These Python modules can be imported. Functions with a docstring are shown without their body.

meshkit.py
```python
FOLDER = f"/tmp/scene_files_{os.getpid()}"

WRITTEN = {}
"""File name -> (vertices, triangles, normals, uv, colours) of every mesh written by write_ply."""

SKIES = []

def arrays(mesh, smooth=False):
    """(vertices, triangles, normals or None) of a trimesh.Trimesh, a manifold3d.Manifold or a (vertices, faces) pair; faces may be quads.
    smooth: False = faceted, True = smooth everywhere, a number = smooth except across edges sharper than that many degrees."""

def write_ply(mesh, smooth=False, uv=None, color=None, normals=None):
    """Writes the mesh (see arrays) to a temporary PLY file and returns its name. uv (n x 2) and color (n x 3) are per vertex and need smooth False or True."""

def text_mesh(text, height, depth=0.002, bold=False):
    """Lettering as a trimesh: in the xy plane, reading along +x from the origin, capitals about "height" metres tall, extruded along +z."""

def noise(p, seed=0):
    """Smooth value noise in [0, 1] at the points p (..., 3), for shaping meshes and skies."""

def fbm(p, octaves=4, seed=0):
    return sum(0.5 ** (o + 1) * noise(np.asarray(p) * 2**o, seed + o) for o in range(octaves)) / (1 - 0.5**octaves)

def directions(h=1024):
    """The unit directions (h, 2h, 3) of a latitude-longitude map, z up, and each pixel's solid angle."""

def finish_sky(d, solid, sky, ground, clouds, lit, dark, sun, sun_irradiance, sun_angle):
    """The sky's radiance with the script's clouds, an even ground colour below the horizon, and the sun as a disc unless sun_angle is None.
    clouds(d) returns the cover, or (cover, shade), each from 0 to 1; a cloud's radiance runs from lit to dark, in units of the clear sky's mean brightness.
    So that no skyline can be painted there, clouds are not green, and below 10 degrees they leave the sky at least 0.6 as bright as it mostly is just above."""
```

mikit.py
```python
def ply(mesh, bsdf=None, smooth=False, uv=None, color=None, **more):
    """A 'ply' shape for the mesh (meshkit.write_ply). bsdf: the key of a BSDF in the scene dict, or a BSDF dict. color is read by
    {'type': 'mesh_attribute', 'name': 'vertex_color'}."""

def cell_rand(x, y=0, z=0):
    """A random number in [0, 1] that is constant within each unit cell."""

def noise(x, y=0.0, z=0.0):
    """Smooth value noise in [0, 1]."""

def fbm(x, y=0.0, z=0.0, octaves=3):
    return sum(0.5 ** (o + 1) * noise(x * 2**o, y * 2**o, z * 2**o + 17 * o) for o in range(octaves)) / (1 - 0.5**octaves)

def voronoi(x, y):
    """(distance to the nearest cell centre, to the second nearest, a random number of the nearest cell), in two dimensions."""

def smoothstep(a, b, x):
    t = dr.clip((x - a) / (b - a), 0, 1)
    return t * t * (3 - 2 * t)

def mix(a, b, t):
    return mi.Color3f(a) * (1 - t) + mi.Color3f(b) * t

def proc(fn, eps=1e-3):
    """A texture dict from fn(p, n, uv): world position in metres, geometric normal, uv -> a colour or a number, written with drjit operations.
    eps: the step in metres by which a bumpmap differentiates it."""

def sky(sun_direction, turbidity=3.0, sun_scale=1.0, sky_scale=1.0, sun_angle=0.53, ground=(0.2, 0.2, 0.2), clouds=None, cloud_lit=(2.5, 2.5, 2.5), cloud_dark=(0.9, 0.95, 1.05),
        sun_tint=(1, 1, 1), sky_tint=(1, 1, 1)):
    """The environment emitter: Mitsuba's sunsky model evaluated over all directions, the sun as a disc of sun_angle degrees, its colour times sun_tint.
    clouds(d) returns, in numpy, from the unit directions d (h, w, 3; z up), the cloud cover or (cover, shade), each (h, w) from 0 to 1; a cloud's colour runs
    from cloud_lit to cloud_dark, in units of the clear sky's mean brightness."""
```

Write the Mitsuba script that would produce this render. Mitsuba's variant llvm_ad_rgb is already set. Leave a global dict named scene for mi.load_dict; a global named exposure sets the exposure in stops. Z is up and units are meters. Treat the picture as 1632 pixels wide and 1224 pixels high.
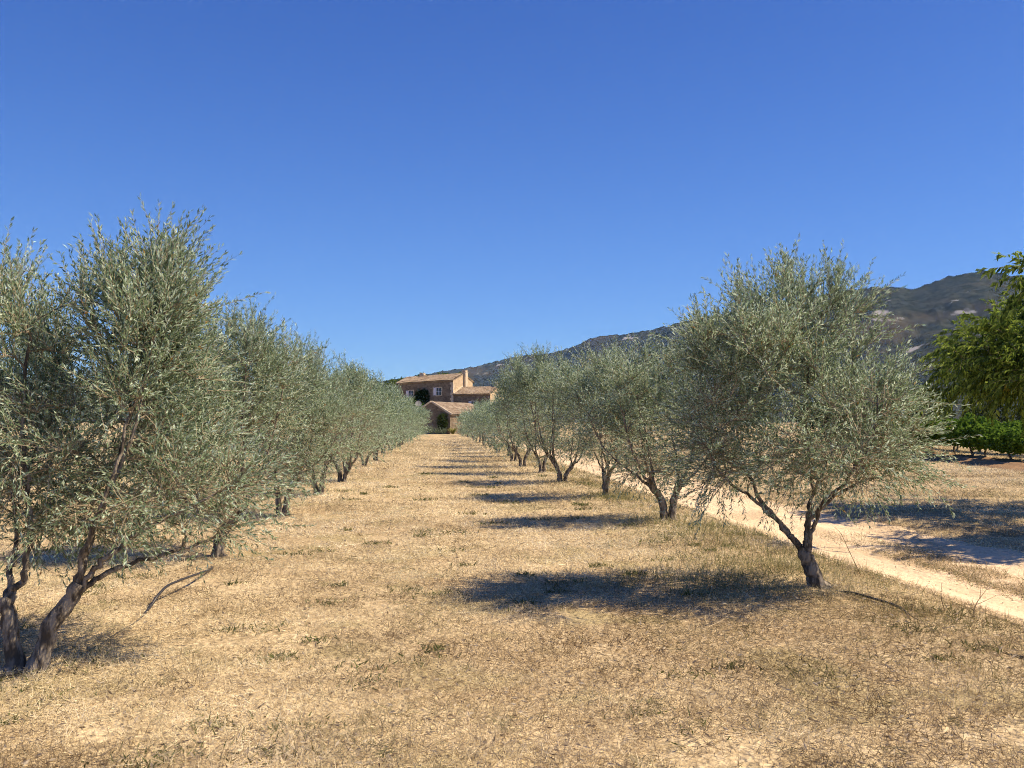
import math, random
import numpy as np, trimesh
import drjit as dr
import mitsuba as mi
import mikit, meshkit

T = mi.ScalarTransform4f
scene, labels = {}, {}
random.seed(7)

# ---------------------------------------------------------------- camera, sky, exposure
EYE = (0.0, 0.0, 1.6)
YAW, PITCH = math.radians(4.64), math.radians(2.51)          # turned a little right of the rows, tilted a little up
AIM = (math.sin(YAW) * math.cos(PITCH), math.cos(YAW) * math.cos(PITCH), math.sin(PITCH))
SUN_EL, SUN_AZ = math.radians(49), math.radians(-5)           # the sun stands to the right, level with the rows' cross direction
SUN = (math.cos(SUN_EL) * math.cos(SUN_AZ), math.cos(SUN_EL) * math.sin(SUN_AZ), math.sin(SUN_EL))
exposure = 2.5
scene['camera'] = {'type': 'perspective', 'fov': 61.6, 'fov_axis': 'x', 'near_clip': 0.05, 'far_clip': 40000.0,
                   'to_world': T().look_at(origin=list(EYE), target=[EYE[i] + AIM[i] for i in range(3)], up=[0, 0, 1]),
                   'medium': {'type': 'ref', 'id': 'air'}}
def horizon_veil(d):                                          # thin bright veil towards the horizon, the same all round
    return 0.5 * np.exp(-np.degrees(np.arcsin(np.clip(d[..., 2], 0, 1))) / 9.3)
scene['sky'] = mikit.sky(SUN, turbidity=3.6, sky_scale=0.30, sun_tint=(1.0, 0.99, 0.95), sky_tint=(0.45, 0.90, 2.1), clouds=horizon_veil, cloud_lit=(1.7, 3.7, 5.8))
scene['air'] = {'type': 'homogeneous', 'albedo': {'type': 'rgb', 'value': [0.95, 0.95, 0.95]},
                'sigma_t': {'type': 'rgb', 'value': [0.000014, 0.000026, 0.000047]}}
scene['haze'] = {'type': 'cube', 'to_world': T().translate([0, 4000, 309]).scale([9000, 9000, 310]), 'bsdf': {'type': 'null'},
                 'interior': {'type': 'ref', 'id': 'air'}}
labels['haze'] = {'kind': 'stuff', 'label': 'thin blue summer air in front of the far mountain', 'category': 'haze'}

# ---------------------------------------------------------------- numpy helpers
def nrm(a):
    return a / (np.linalg.norm(a, axis=-1, keepdims=True) + 1e-12)

class Mesh:
    """Collects vertices, triangles and vertex colours of one mesh."""
    def __init__(s): s.v, s.f, s.c, s.n = [], [], [], 0
    def add(s, v, f, c=(0.5, 0.5, 0.5)):
        v = np.asarray(v, float); f = np.asarray(f, int)
        if f.shape[1] == 4: f = np.vstack([f[:, [0, 1, 2]], f[:, [0, 2, 3]]])
        s.v.append(v); s.f.append(f + s.n); s.n += len(v)
        s.c.append(np.broadcast_to(np.asarray(c, float), (len(v), 3)))
    def tube(s, pts, radii, sides=8, c=(0.5, 0.5, 0.5), rough=0.0, seed=0):
        p = np.asarray(pts, float); r = np.broadcast_to(np.asarray(radii, float), (len(p),))
        t = nrm(np.gradient(p, axis=0))
        a = np.cross(t[0], [0.3, 0.9, 0.1]); A = [a / np.linalg.norm(a)]
        for i in range(1, len(p)):
            b = A[-1] - t[i] * (A[-1] @ t[i]); A.append(b / np.linalg.norm(b))
        A = np.array(A); B = np.cross(t, A)
        ang = np.arange(sides) * 2 * np.pi / sides
        d = np.cos(ang)[None, :, None] * A[:, None] + np.sin(ang)[None, :, None] * B[:, None]
        R = r[:, None] * np.ones(sides)
        if rough: R = R * (1 + rough * (meshkit.fbm(np.stack([np.cos(ang)[None, :] * 1.7 + 0 * R, np.sin(ang)[None, :] * 1.7 + 0 * R, np.arange(len(p))[:, None] * 0.35 + 0 * R], -1) + seed, 3) - 0.5) * 2)
        v = (p[:, None] + R[..., None] * d).reshape(-1, 3)
        i, j = np.meshgrid(np.arange(len(p) - 1), np.arange(sides), indexing='ij')
        q = np.stack([i * sides + j, i * sides + (j + 1) % sides, (i + 1) * sides + (j + 1) % sides, (i + 1) * sides + j], -1).reshape(-1, 4)
        n = len(v); v = np.vstack([v, p[:1], p[-1:]]); k = np.arange(sides)
        f = np.vstack([q[:, [0, 1, 2]], q[:, [0, 2, 3]], np.stack([(k + 1) % sides, k, k * 0 + n], 1), np.stack([(len(p) - 1) * sides + k, (len(p) - 1) * sides + (k + 1) % sides, k * 0 + n + 1], 1)])
        s.add(v, f, c)
    def box(s, o, a, b, h):
        """A box with corner o, edge vectors a, b and h."""
        o, a, b, h = (np.asarray(x, float) for x in (o, a, b, h))
        v = [o + i * a + j * b + k * h for k in (0, 1) for j in (0, 1) for i in (0, 1)]
        f = [[0, 2, 3, 1], [4, 5, 7, 6], [0, 1, 5, 4], [2, 6, 7, 3], [0, 4, 6, 2], [1, 3, 7, 5]]
        if np.cross(a, b) @ h < 0: f = [x[::-1] for x in f]
        s.add(v, f)
    def out(s, bsdf, smooth=False, colored=True, **more):
        v, f, c = np.vstack(s.v), np.vstack(s.f), np.vstack(s.c)
        return mikit.ply((v, f), bsdf, smooth=smooth, color=c if colored else None, **more)

def smooth_path(pts, n):
    """Catmull-Rom through the points."""
    p = np.asarray(pts, float); p = np.vstack([2 * p[0] - p[1], p, 2 * p[-1] - p[-2]])
    m = len(p) - 3; u = np.linspace(0, m - 1e-6, n); i = u.astype(int); t = (u - i)[:, None]
    a, b, c, d = p[i], p[i + 1], p[i + 2], p[i + 3]
    return 0.5 * (2 * b + (c - a) * t + (2 * a - 5 * b + 4 * c - d) * t**2 + (3 * b - a - 3 * c + d) * t**3)

ROAD0, ROAD1 = 4.62, 6.95
def ground_z(x, y):
    x, y = np.asarray(x, float), np.asarray(y, float)
    p = np.stack([x * 0.35, y * 0.35, 0 * x + 3.3], -1)
    z = 0.07 * (meshkit.fbm(p, 3, 5) - 0.5)
    z = z + 0.02 * (meshkit.noise(np.stack([x * 2.2, y * 2.2, 0 * x], -1), 9) - 0.5)
    s = lambda a, b, t: np.clip((t - a) / (b - a), 0, 1) ** 2 * (3 - 2 * np.clip((t - a) / (b - a), 0, 1))
    cut = s(4.3, 4.95, x) * (1 - s(6.6, 7.6, x)) * s(-20, -10, y) * (1 - s(100, 115, y))
    z = z - 0.09 * cut
    z = z + 0.05 * np.exp(-((x - 3.4) / 0.7) ** 2) * (1 - s(100, 115, y)) * s(0, 4, y)
    far = np.clip(1 - (np.hypot(x, y) - 120) / 200, 0, 1)
    return z * far

def edge_noise(y, seed): return 0.28 * (meshkit.fbm(np.stack([y * 0.55, 0 * y + seed, 0 * y], -1), 3, seed) - 0.5)
def road_mask(x, y):
    """1 on the bare wheel tracks, lower on the grassy strip between them."""
    y = np.asarray(y, float)
    l = np.clip((x - ROAD0 - edge_noise(y, 3)) / 0.15, 0, 1); r = np.clip((ROAD1 + edge_noise(y, 4) * 2.2 - x) / 0.5, 0, 1)
    med = np.clip(1 - np.abs(x - 5.83 - edge_noise(y, 6) * 0.8) / (0.28 + edge_noise(y, 8) * 0.9), 0, 1) * np.clip((12.2 - y) / 2.5, 0, 1)
    return l * r * (1 - 0.9 * np.minimum(1, med * 2.0))

# ---------------------------------------------------------------- materials
VC = {'type': 'mesh_attribute', 'name': 'vertex_color'}
def two(d): return {'type': 'twosided', 'bsdf': d}
scene['leaf'] = {'type': 'principledthin', 'base_color': VC, 'roughness': 0.3, 'diff_trans': 0.85, 'eta': 1.5}
scene['bark'] = two({'type': 'bumpmap', 'scale': 1.0,
    'arbitrary': {'type': 'proc', **{k: v for k, v in mikit.proc(lambda p, n, uv: 0.016 * mikit.fbm(p.x * 55, p.y * 55, p.z * 16, 3), eps=2e-3).items() if k != 'type'}},
    'bsdf': {'type': 'principled', 'roughness': 0.9, 'specular': 0.15, 'base_color': mikit.proc(lambda p, n, uv: mikit.mix((0.075, 0.063, 0.05), (0.25, 0.22, 0.18), mikit.smoothstep(0.34, 0.66, mikit.fbm(p.x * 34, p.y * 34, p.z * 9, 4))))}})
scene['twig'] = two({'type': 'principled', 'base_color': VC, 'roughness': 0.8, 'specular': 0.2})
scene['straw'] = {'type': 'principledthin', 'base_color': VC, 'roughness': 0.55, 'diff_trans': 0.5, 'eta': 1.4}

def ground_col(p, n, uv):
    lo = mikit.fbm(p.x * 0.45, p.y * 0.45, 0.0, 3)
    mid = mikit.fbm(p.x * 4, p.y * 4, 3.0, 3)
    hi = mikit.fbm(p.x * 45, p.y * 45, 7.0, 2)
    c = mikit.mix((0.37, 0.285, 0.17), (0.58, 0.475, 0.295), mikit.smoothstep(0.3, 0.7, lo * 0.5 + mid * 0.5))
    c = mikit.mix(c, (0.23, 0.17, 0.10), mikit.smoothstep(0.52, 0.8, mid) * 0.55)
    c = mikit.mix(c, (0.66, 0.56, 0.38), mikit.smoothstep(0.55, 0.85, hi) * 0.6)
    c = mikit.mix(c, (0.15, 0.11, 0.065), mikit.smoothstep(0.55, 0.2, hi) * 0.35)
    gr = mikit.smoothstep(0.6, 0.75, mikit.fbm(p.x * 1.3, p.y * 1.3, 21.0, 3)) * 0.35
    return mikit.mix(c, (0.22, 0.21, 0.09), gr)
def ground_bump(p, n, uv): return 0.03 * mikit.fbm(p.x * 25, p.y * 25, 2.0, 3)
scene['dry_ground'] = two({'type': 'bumpmap', 'scale': 1.0, 'arbitrary': mikit.proc(ground_bump, eps=4e-3),
                           'bsdf': {'type': 'diffuse', 'reflectance': mikit.proc(ground_col)}})
def road_col(p, n, uv):
    a = mikit.fbm(p.x * 3.5, p.y * 0.8, 1.0, 3); b = mikit.fbm(p.x * 40, p.y * 40, 5.0, 3)
    c = mikit.mix((0.56, 0.435, 0.285), (0.71, 0.565, 0.39), mikit.smoothstep(0.3, 0.7, a))
    c = mikit.mix(c, (0.44, 0.345, 0.22), mikit.smoothstep(0.52, 0.72, b) * 0.6)
    c = mikit.mix(c, (0.5, 0.41, 0.28), mikit.smoothstep(0.55, 0.75, mikit.fbm(p.x * 1.2, p.y * 0.5, 9.0, 3)) * 0.5)
    st = mikit.voronoi(p.x * 22, p.y * 22)
    return mikit.mix(c, (0.86, 0.74, 0.55), mikit.smoothstep(0.16, 0.08, st[0]) * mikit.smoothstep(0.75, 0.8, st[2]))
scene['track_dirt'] = two({'type': 'bumpmap', 'scale': 1.0, 'arbitrary': mikit.proc(lambda p, n, uv: 0.02 * mikit.fbm(p.x * 14, p.y * 9, 2.0, 4), eps=4e-3),
                           'bsdf': {'type': 'diffuse', 'reflectance': mikit.proc(road_col)}})
scene['soil'] = two({'type': 'diffuse', 'reflectance': mikit.proc(lambda p, n, uv: mikit.mix((0.2, 0.125, 0.07), (0.36, 0.25, 0.15), mikit.fbm(p.x * 5, p.y * 5, p.z * 5, 3)))})
def hill_col(p, n, uv):
    a = mikit.fbm(p.x / 260, p.y / 260, p.z / 110, 4)
    b = mikit.fbm(p.x / 28, p.y / 28, p.z / 28, 3)
    d = mikit.fbm((p.x + p.z * 1.6) / 210, p.y / 300, p.z / 55, 4)
    c = mikit.mix((0.010, 0.015, 0.010), (0.046, 0.050, 0.034), mikit.smoothstep(0.3, 0.72, b * 0.6 + 0.4 * mikit.fbm(p.x / 11, p.y / 11, p.z / 11, 2)))
    c = mikit.mix(c, (0.12, 0.085, 0.05), mikit.smoothstep(0.55, 0.75, a) * 0.35)
    rock = mikit.smoothstep(0.70, 0.77, d * 0.52 + b * 0.36 + mikit.fbm(p.x / 50, p.y / 50, p.z / 25, 4) * 0.26)
    return mikit.mix(c, (0.34, 0.335, 0.335), rock * 0.85)
scene['mountain_scrub'] = two({'type': 'diffuse', 'reflectance': mikit.proc(hill_col)})
def stone_col(p, n, uv):
    u = p.x * 0.874 - p.y * 0.482 + (p.x * 0.482 + p.y * 0.874)
    f1, f2, r = mikit.voronoi(u * 3.2, p.z * 5.0)
    c = mikit.mix((0.12, 0.098, 0.07), (0.25, 0.205, 0.15), r)
    c = mikit.mix(c, (0.23, 0.175, 0.125), mikit.smoothstep(0.1, 0.03, f2 - f1))
    return c * (0.75 + 0.5 * mikit.fbm(p.x * 0.8, p.y * 0.8, p.z * 0.8, 3))
scene['rubble_stone'] = two({'type': 'diffuse', 'reflectance': mikit.proc(stone_col)})  # tone lowered to carry the shade on the farmhouse front
def tile_col(p, n, uv):
    u = p.x * 0.874 - p.y * 0.482; w = p.x * 0.482 + p.y * 0.874
    r = mikit.cell_rand(u / 0.24, w / 0.35, p.z / 0.3); g = mikit.fbm(p.x * 0.9, p.y * 0.9, p.z * 2, 3)
    c = mikit.mix((0.20, 0.15, 0.11), (0.36, 0.295, 0.22), r)
    return mikit.mix(c, (0.45, 0.39, 0.30), mikit.smoothstep(0.5, 0.7, g) * 0.5)
scene['sunlit_stone'] = two({'type': 'diffuse', 'reflectance': mikit.proc(lambda p, n, uv: stone_col(p, n, uv) * 1.1 + mi.Color3f(0.26, 0.2, 0.125))})  # same stone brightened for the gables facing the sun, sunlight put into the colour
scene['clay_tile'] = two({'type': 'diffuse', 'reflectance': mikit.proc(tile_col)})
scene['limestone'] = two({'type': 'diffuse', 'reflectance': mikit.proc(lambda p, n, uv: mikit.mix((0.42, 0.34, 0.24), (0.66, 0.58, 0.44), mikit.fbm(p.x * 2, p.y * 2, p.z * 2, 3)))})
scene['white_paint'] = two({'type': 'principled', 'base_color': {'type': 'rgb', 'value': [0.62, 0.62, 0.66]}, 'roughness': 0.5})
scene['window_glass'] = two({'type': 'principled', 'base_color': {'type': 'rgb', 'value': [0.02, 0.022, 0.025]}, 'roughness': 0.1, 'specular': 0.5})
scene['black_plastic'] = two({'type': 'principled', 'base_color': {'type': 'rgb', 'value': [0.028, 0.026, 0.026]}, 'roughness': 0.45})
scene['grey_metal'] = two({'type': 'principled', 'base_color': {'type': 'rgb', 'value': [0.2, 0.2, 0.21]}, 'roughness': 0.45})

def part(key, shape, **props):
    assert key not in scene, key
    scene[key] = shape
    if props: labels[key] = props
COUNT = {}
def number(name):
    k = COUNT.get(name, 0); COUNT[name] = k + 1
    return name if k == 0 else f'{name}_{k:03d}'

# ---------------------------------------------------------------- ground, track, mountain
def axis(lo, hi, step, far, grow):
    a = list(np.arange(lo, hi, step)); s = step
    while a[-1] < far: s *= grow; a.append(a[-1] + s)
    s, b = step, [lo]
    while b[-1] > -far: s *= grow; b.append(b[-1] - s)
    return np.array(b[:0:-1] + a)
gx, gy = axis(-14, 30, 0.25, 8000, 1.25), axis(-4, 40, 0.25, 8000, 1.18)
X, Y = np.meshgrid(gx, gy, indexing='ij'); Z = ground_z(X, Y)
def grid_faces(n, m):
    i, j = np.meshgrid(np.arange(n - 1), np.arange(m - 1), indexing='ij')
    return np.stack([i * m + j, (i + 1) * m + j, (i + 1) * m + j + 1, i * m + j + 1], -1).reshape(-1, 4)
part('ground', mikit.ply((np.stack([X, Y, Z], -1).reshape(-1, 3), grid_faces(*X.shape)), 'dry_ground', smooth=True), kind='structure', label='dry straw-coloured ground between the olive rows')

ys = np.concatenate([np.arange(-6, 40, 0.12), np.arange(40, 112, 0.5)]); us = np.linspace(0, 1, 33)
l, r = ROAD0 + edge_noise(ys, 3), ROAD1 + edge_noise(ys, 4) * 2.2
X = l[:, None] + (r - l)[:, None] * us[None, :]; Y = np.repeat(ys[:, None], len(us), 1)
rut = 0.045 * np.cos((X - 5.83) * 2 * np.pi / 1.15)
Z = np.maximum(ground_z(X, Y) + 0.006 + np.where((us > 0.04) & (us < 0.96), 0.012 + 0.5 * rut, 0), ground_z(X, Y) + 0.005)
part('dirt_track', mikit.ply((np.stack([X, Y, Z], -1).reshape(-1, 3), grid_faces(*X.shape)), 'track_dirt', smooth=True), kind='structure', label='pale sandy farm track beside the right olive row')

RIDGE = [(-700, 640), (-200, 632), (200, 628), (480, 619), (560, 613), (630, 604), (700, 592), (760, 583), (820, 568), (880, 562), (905, 556), (935, 542), (960, 535), (1010, 530), (1060, 520), (1130, 503), (1200, 490),
         (1280, 474), (1340, 463), (1375, 459), (1410, 455), (1440, 457), (1460, 459), (1480, 452), (1510, 440), (1545, 431), (1575, 429), (1600, 433), (1632, 440), (1700, 455), (1800, 480), (1950, 525), (2200, 580), (2900, 620), (4500, 640)]
BEAR = np.array([math.atan((x - 816) / 1368) + YAW for x, _ in RIDGE])      # compass bearings of the surveyed crest and its height angle
ELEV = np.array([(672 - y) / 1368 * math.cos(math.atan((x - 816) / 1368)) for x, y in RIDGE])
bear = np.linspace(BEAR[0], BEAR[-1], 1250); elev = np.interp(bear, BEAR, ELEV)
elev = np.convolve(np.pad(elev, 4, mode='edge'), np.ones(9) / 9, 'valid')
crest = 4300 - 1500 * np.clip((bear + 0.1) / 0.6, 0, 1)                      # the crest runs nearer towards the right
rows = np.concatenate([np.linspace(0, 1, 120), [1.03, 1.08, 1.2]])
run = 1500.0
D = crest[:, None] - run + rows[None] * run
H = (crest * elev)[:, None] * np.where(rows <= 1, np.clip(rows, 0, 1) ** 1.15, 1 - (rows - 1) * 1.5)[None]
mx, my = D * np.sin(bear)[:, None], D * np.cos(bear)[:, None]
env = (np.clip(rows, 0, 1) * np.clip(1.02 - rows, 0, 1) * 4)[None]
gul = np.abs(meshkit.fbm(np.stack([mx / 420, my / 420, 0 * mx], -1), 5, 11) - 0.5) * 2
H = H + env * (0.28 * (gul - 0.35)) * H.max(1, keepdims=True) * 0.9
H = H + np.minimum(1, rows * 5)[None] * 11 * (meshkit.fbm(np.stack([mx / 16, my / 16, 0 * mx], -1), 2, 4) - 0.35)
part('mountain', mikit.ply((np.stack([mx, my, H], -1).reshape(-1, 3), grid_faces(*H.shape)[:, ::-1]), 'mountain_scrub', smooth=True), kind='structure', label='long scrub-covered mountain ridge with pale rock outcrops')

# ---------------------------------------------------------------- trees
def leaves(mesh, base, d, L, W, rng, col, fold=0.18, droop=0.0):
    n = len(base); d = nrm(d)
    s = nrm(np.cross(d, rng.normal(size=(n, 3)))); nn = np.cross(d, s)
    L, W = np.broadcast_to(L, (n,))[:, None], np.broadcast_to(W, (n,))[:, None]
    v = np.stack([base, base + d * L * 0.48 + s * W / 2 + nn * W * fold, base + d * L - np.array([0, 0, 1]) * L * droop - nn * W * 0.3, base + d * L * 0.48 - s * W / 2 + nn * W * fold], 1)
    k = np.arange(n)[:, None] * 4
    f = np.concatenate([k + [0, 1, 2], k + [0, 2, 3]])
    mesh.add(v.reshape(-1, 3), f, np.repeat(col, 4, 0))

def twigs(mesh, p0, d, L, bend, r0, col):
    """Three-sided twigs from p0 along d, bent; returns the function from (index, s) to a point on them and their direction."""
    n = len(p0)
    at = lambda i, s: p0[i] + d[i] * (L[i] * s)[:, None] + bend[i] * (L[i] * s**2)[:, None]
    dirn = lambda i, s: nrm(d[i] + 2 * bend[i] * s[:, None])
    if mesh is not None:
        a = nrm(np.cross(d, [0.31, 0.2, 0.93])); b = np.cross(d, a); ring = []
        for s, w in ((0, 1.0), (0.5, 0.7), (1.0, 0.3)):
            c = at(np.arange(n), np.full(n, s))
            for q in range(3): ring.append(c + (a * math.cos(q * 2.0944) + b * math.sin(q * 2.0944)) * (r0 * w)[:, None])
        v = np.stack(ring, 1).reshape(-1, 3); fs = []
        for lv in (0, 3):
            for q in range(3):
                w = [lv + q, lv + (q + 1) % 3, lv + 3 + (q + 1) % 3, lv + 3 + q]
                fs += [[w[0], w[1], w[2]], [w[0], w[2], w[3]]]
        f = (np.arange(n)[:, None, None] * 9 + np.array(fs)[None]).reshape(-1, 3)
        mesh.add(v, f, np.repeat(col, 9, 0))
    return at, dirn

OLIVE = dict(leaf_len=0.044, leaf_w=0.0112, green=(0.275, 0.375, 0.22), pale=(0.69, 0.82, 0.68), dark=(0.115, 0.16, 0.09), odd=(0.42, 0.24, 0.06), odd_share=0.004, pale_share=0.48, up=0.72, droop=0.0, spread=0.68)
CHERRY = dict(leaf_len=0.12, leaf_w=0.042, green=(0.19, 0.275, 0.05), pale=(0.40, 0.50, 0.10), dark=(0.055, 0.09, 0.02), odd=(0.3, 0.22, 0.04), odd_share=0.003, pale_share=0.3, up=0.25, droop=0.35, spread=0.5)

def build_tree(key, seed, stems, lobes, n_tips, n_twigs, leaf_step, kind=OLIVE, to_world=None, size=1.0, sides=9, bare=0.12, twig_len=(0.22, 0.5), low=0.35, limb_r=1.0, thin=True, clump=0.3):
    """stems: list of (points, r0, r1, limbs); limbs: list of point lists that start at the stem's end. lobes: (centre, radii, weight).
    Writes key__trunk (one per stem), key__branches and key__crown and returns their shape dicts."""
    rng = np.random.default_rng(seed); out = {}
    node_p, node_r, node_d = [], [], []
    for k, (pts, r0, r1, limbs) in enumerate(stems):
        m = Mesh(); p = smooth_path(pts, 26); p[2:-4] += (meshkit.noise(np.stack([np.arange(20) * 0.35, np.full(20, seed * 1.7), np.full(20, k * 3.0)], -1)) - 0.5)[:, None] * np.array([0.03, 0.03, 0])
        rr = np.linspace(r0, r1, 26); rr[:6] *= [1.75, 1.5, 1.3, 1.17, 1.08, 1.03]; rr[-3:] *= [1.0, 0.96, 0.82]
        m.tube(p, rr, sides + 5 if sides > 7 else sides, rough=0.26, seed=seed + k)
        for lb in limbs:
            q = smooth_path([p[-7], p[-3] * 0.6 + lb[0] * 0.4, *lb], 14 + 4 * len(lb)); q[1:] += rng.normal(size=(len(q) - 1, 3)) * 0.008
            ra = np.linspace(r1 * (0.62 if len(limbs) < 5 or lb is limbs[0] else 0.48), 0.007 * limb_r, len(q)) * (0.85 + 0.3 * rng.random()); ra[:4] *= [1.45, 1.32, 1.18, 1.07]
            m.tube(q, ra, max(5, sides - 2), rough=0.22, seed=seed + 9)
            node_p.append(q[3:]); node_r.append(ra[3:]); node_d.append(nrm(np.gradient(q, axis=0))[3:])
        out['trunk' if k == 0 else f'trunk_{k:03d}'] = m.out('bark', smooth=True, colored=False)
    P, R, Dn = np.vstack(node_p), np.concatenate(node_r), np.vstack(node_d)
    # tips inside the crown's lobes, more of them near the surface
    wts = np.array([l[2] for l in lobes], float); which = rng.choice(len(lobes), n_tips, p=wts / wts.sum())
    n_all = int(n_tips * 1.7); which = rng.choice(len(lobes), n_all, p=wts / wts.sum())
    u = nrm(rng.normal(size=(n_all, 3))) * (rng.random(n_all) ** 0.45)[:, None]
    tips = np.array([lobes[i][0] for i in which]) + u * np.array([lobes[i][1] for i in which])
    score = meshkit.fbm(tips * 2.3 + seed, 2, seed) + clump * rng.random(n_all)          # shoots gather in clumps with gaps between
    tips = tips[np.argsort(-score)[:n_tips]]
    tips[:, 2] = np.maximum(tips[:, 2], low + (0.25 if kind is OLIVE else 0.6) * rng.random(len(tips)))
    order = np.argsort([np.min(np.linalg.norm(P - t, axis=1)) for t in tips])
    bm = Mesh(); segs = []
    for t in tips[order]:
        cost = np.linalg.norm(P - t, axis=1) + 0.5 * np.maximum(0, P[:, 2] - t[2]) + 0.25 * np.maximum(0, 0.006 - R) / 0.006
        i = int(np.argmin(cost)); a = P[i]; ln = np.linalg.norm(t - a)
        if ln < 0.08: continue
        c = a + nrm(Dn[i] * 0.7 + nrm(t - a) * 0.6 + np.array([0, 0, 0.25])) * ln * 0.5
        s = np.linspace(0, 1, 7)[:, None]
        q = (1 - s) ** 2 * a + 2 * s * (1 - s) * c + s**2 * t
        q[1:-1] += rng.normal(size=(5, 3)) * 0.02 * ln
        ra = np.linspace(min(R[i] * 0.75, 0.007 + 0.007 * ln * limb_r), 0.003, 7)
        bm.tube(q, ra, 4 if sides < 9 else 5, c=np.array([0.21, 0.175, 0.125]) * (0.6 + 0.7 * rng.random()))
        P, R, Dn = np.vstack([P, q[1:]]), np.concatenate([R, ra[1:]]), np.vstack([Dn, nrm(np.gradient(q, axis=0))[1:]])
        segs.append(q)
    segs = np.array(segs); ns = len(segs)
    # twigs along the outer part of every branch
    i = np.repeat(np.arange(ns), n_twigs); n = len(i)
    s = (bare + (1 - bare) * rng.random(n) ** 0.7) * 5.999; a = s.astype(int); fr = (s - a)[:, None]
    p0 = segs[i, a] * (1 - fr) + segs[i, a + 1] * fr; d0 = nrm(segs[i, a + 1] - segs[i, a])
    mid = np.average([l[0] for l in lobes], axis=0, weights=wts); outw = nrm(p0 - mid)
    top = max(l[0][2] + l[1][2] for l in lobes); hgt = np.clip((p0[:, 2] - low) / (top - low), 0, 1)
    d = nrm(d0 * 0.7 + rng.normal(size=(n, 3)) * kind['spread'] * 0.75 + outw * 0.35 + np.array([0, 0, 1]) * (kind['up'] * (0.1 + 1.5 * hgt[:, None])))
    Lt = (twig_len[0] + (twig_len[1] - twig_len[0]) * rng.random(n)) * size ** 0.3
    bend = np.stack([rng.normal(size=n) * 0.15, rng.normal(size=n) * 0.15, -0.13 * (1 - hgt) - 0.02 - kind['droop'] + 0.15 * rng.random(n)], -1) * 0.8
    tcol = np.array([0.33, 0.28, 0.195]) * (0.5 + 0.8 * rng.random((n, 1)))
    at, dirn = twigs(bm if thin else None, p0, d, Lt, bend, np.full(n, 0.0028), tcol)
    # leaves in pairs along the twigs
    per = np.maximum(3, (Lt / leaf_step).astype(int)); j = np.repeat(np.arange(n), per)
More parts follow.
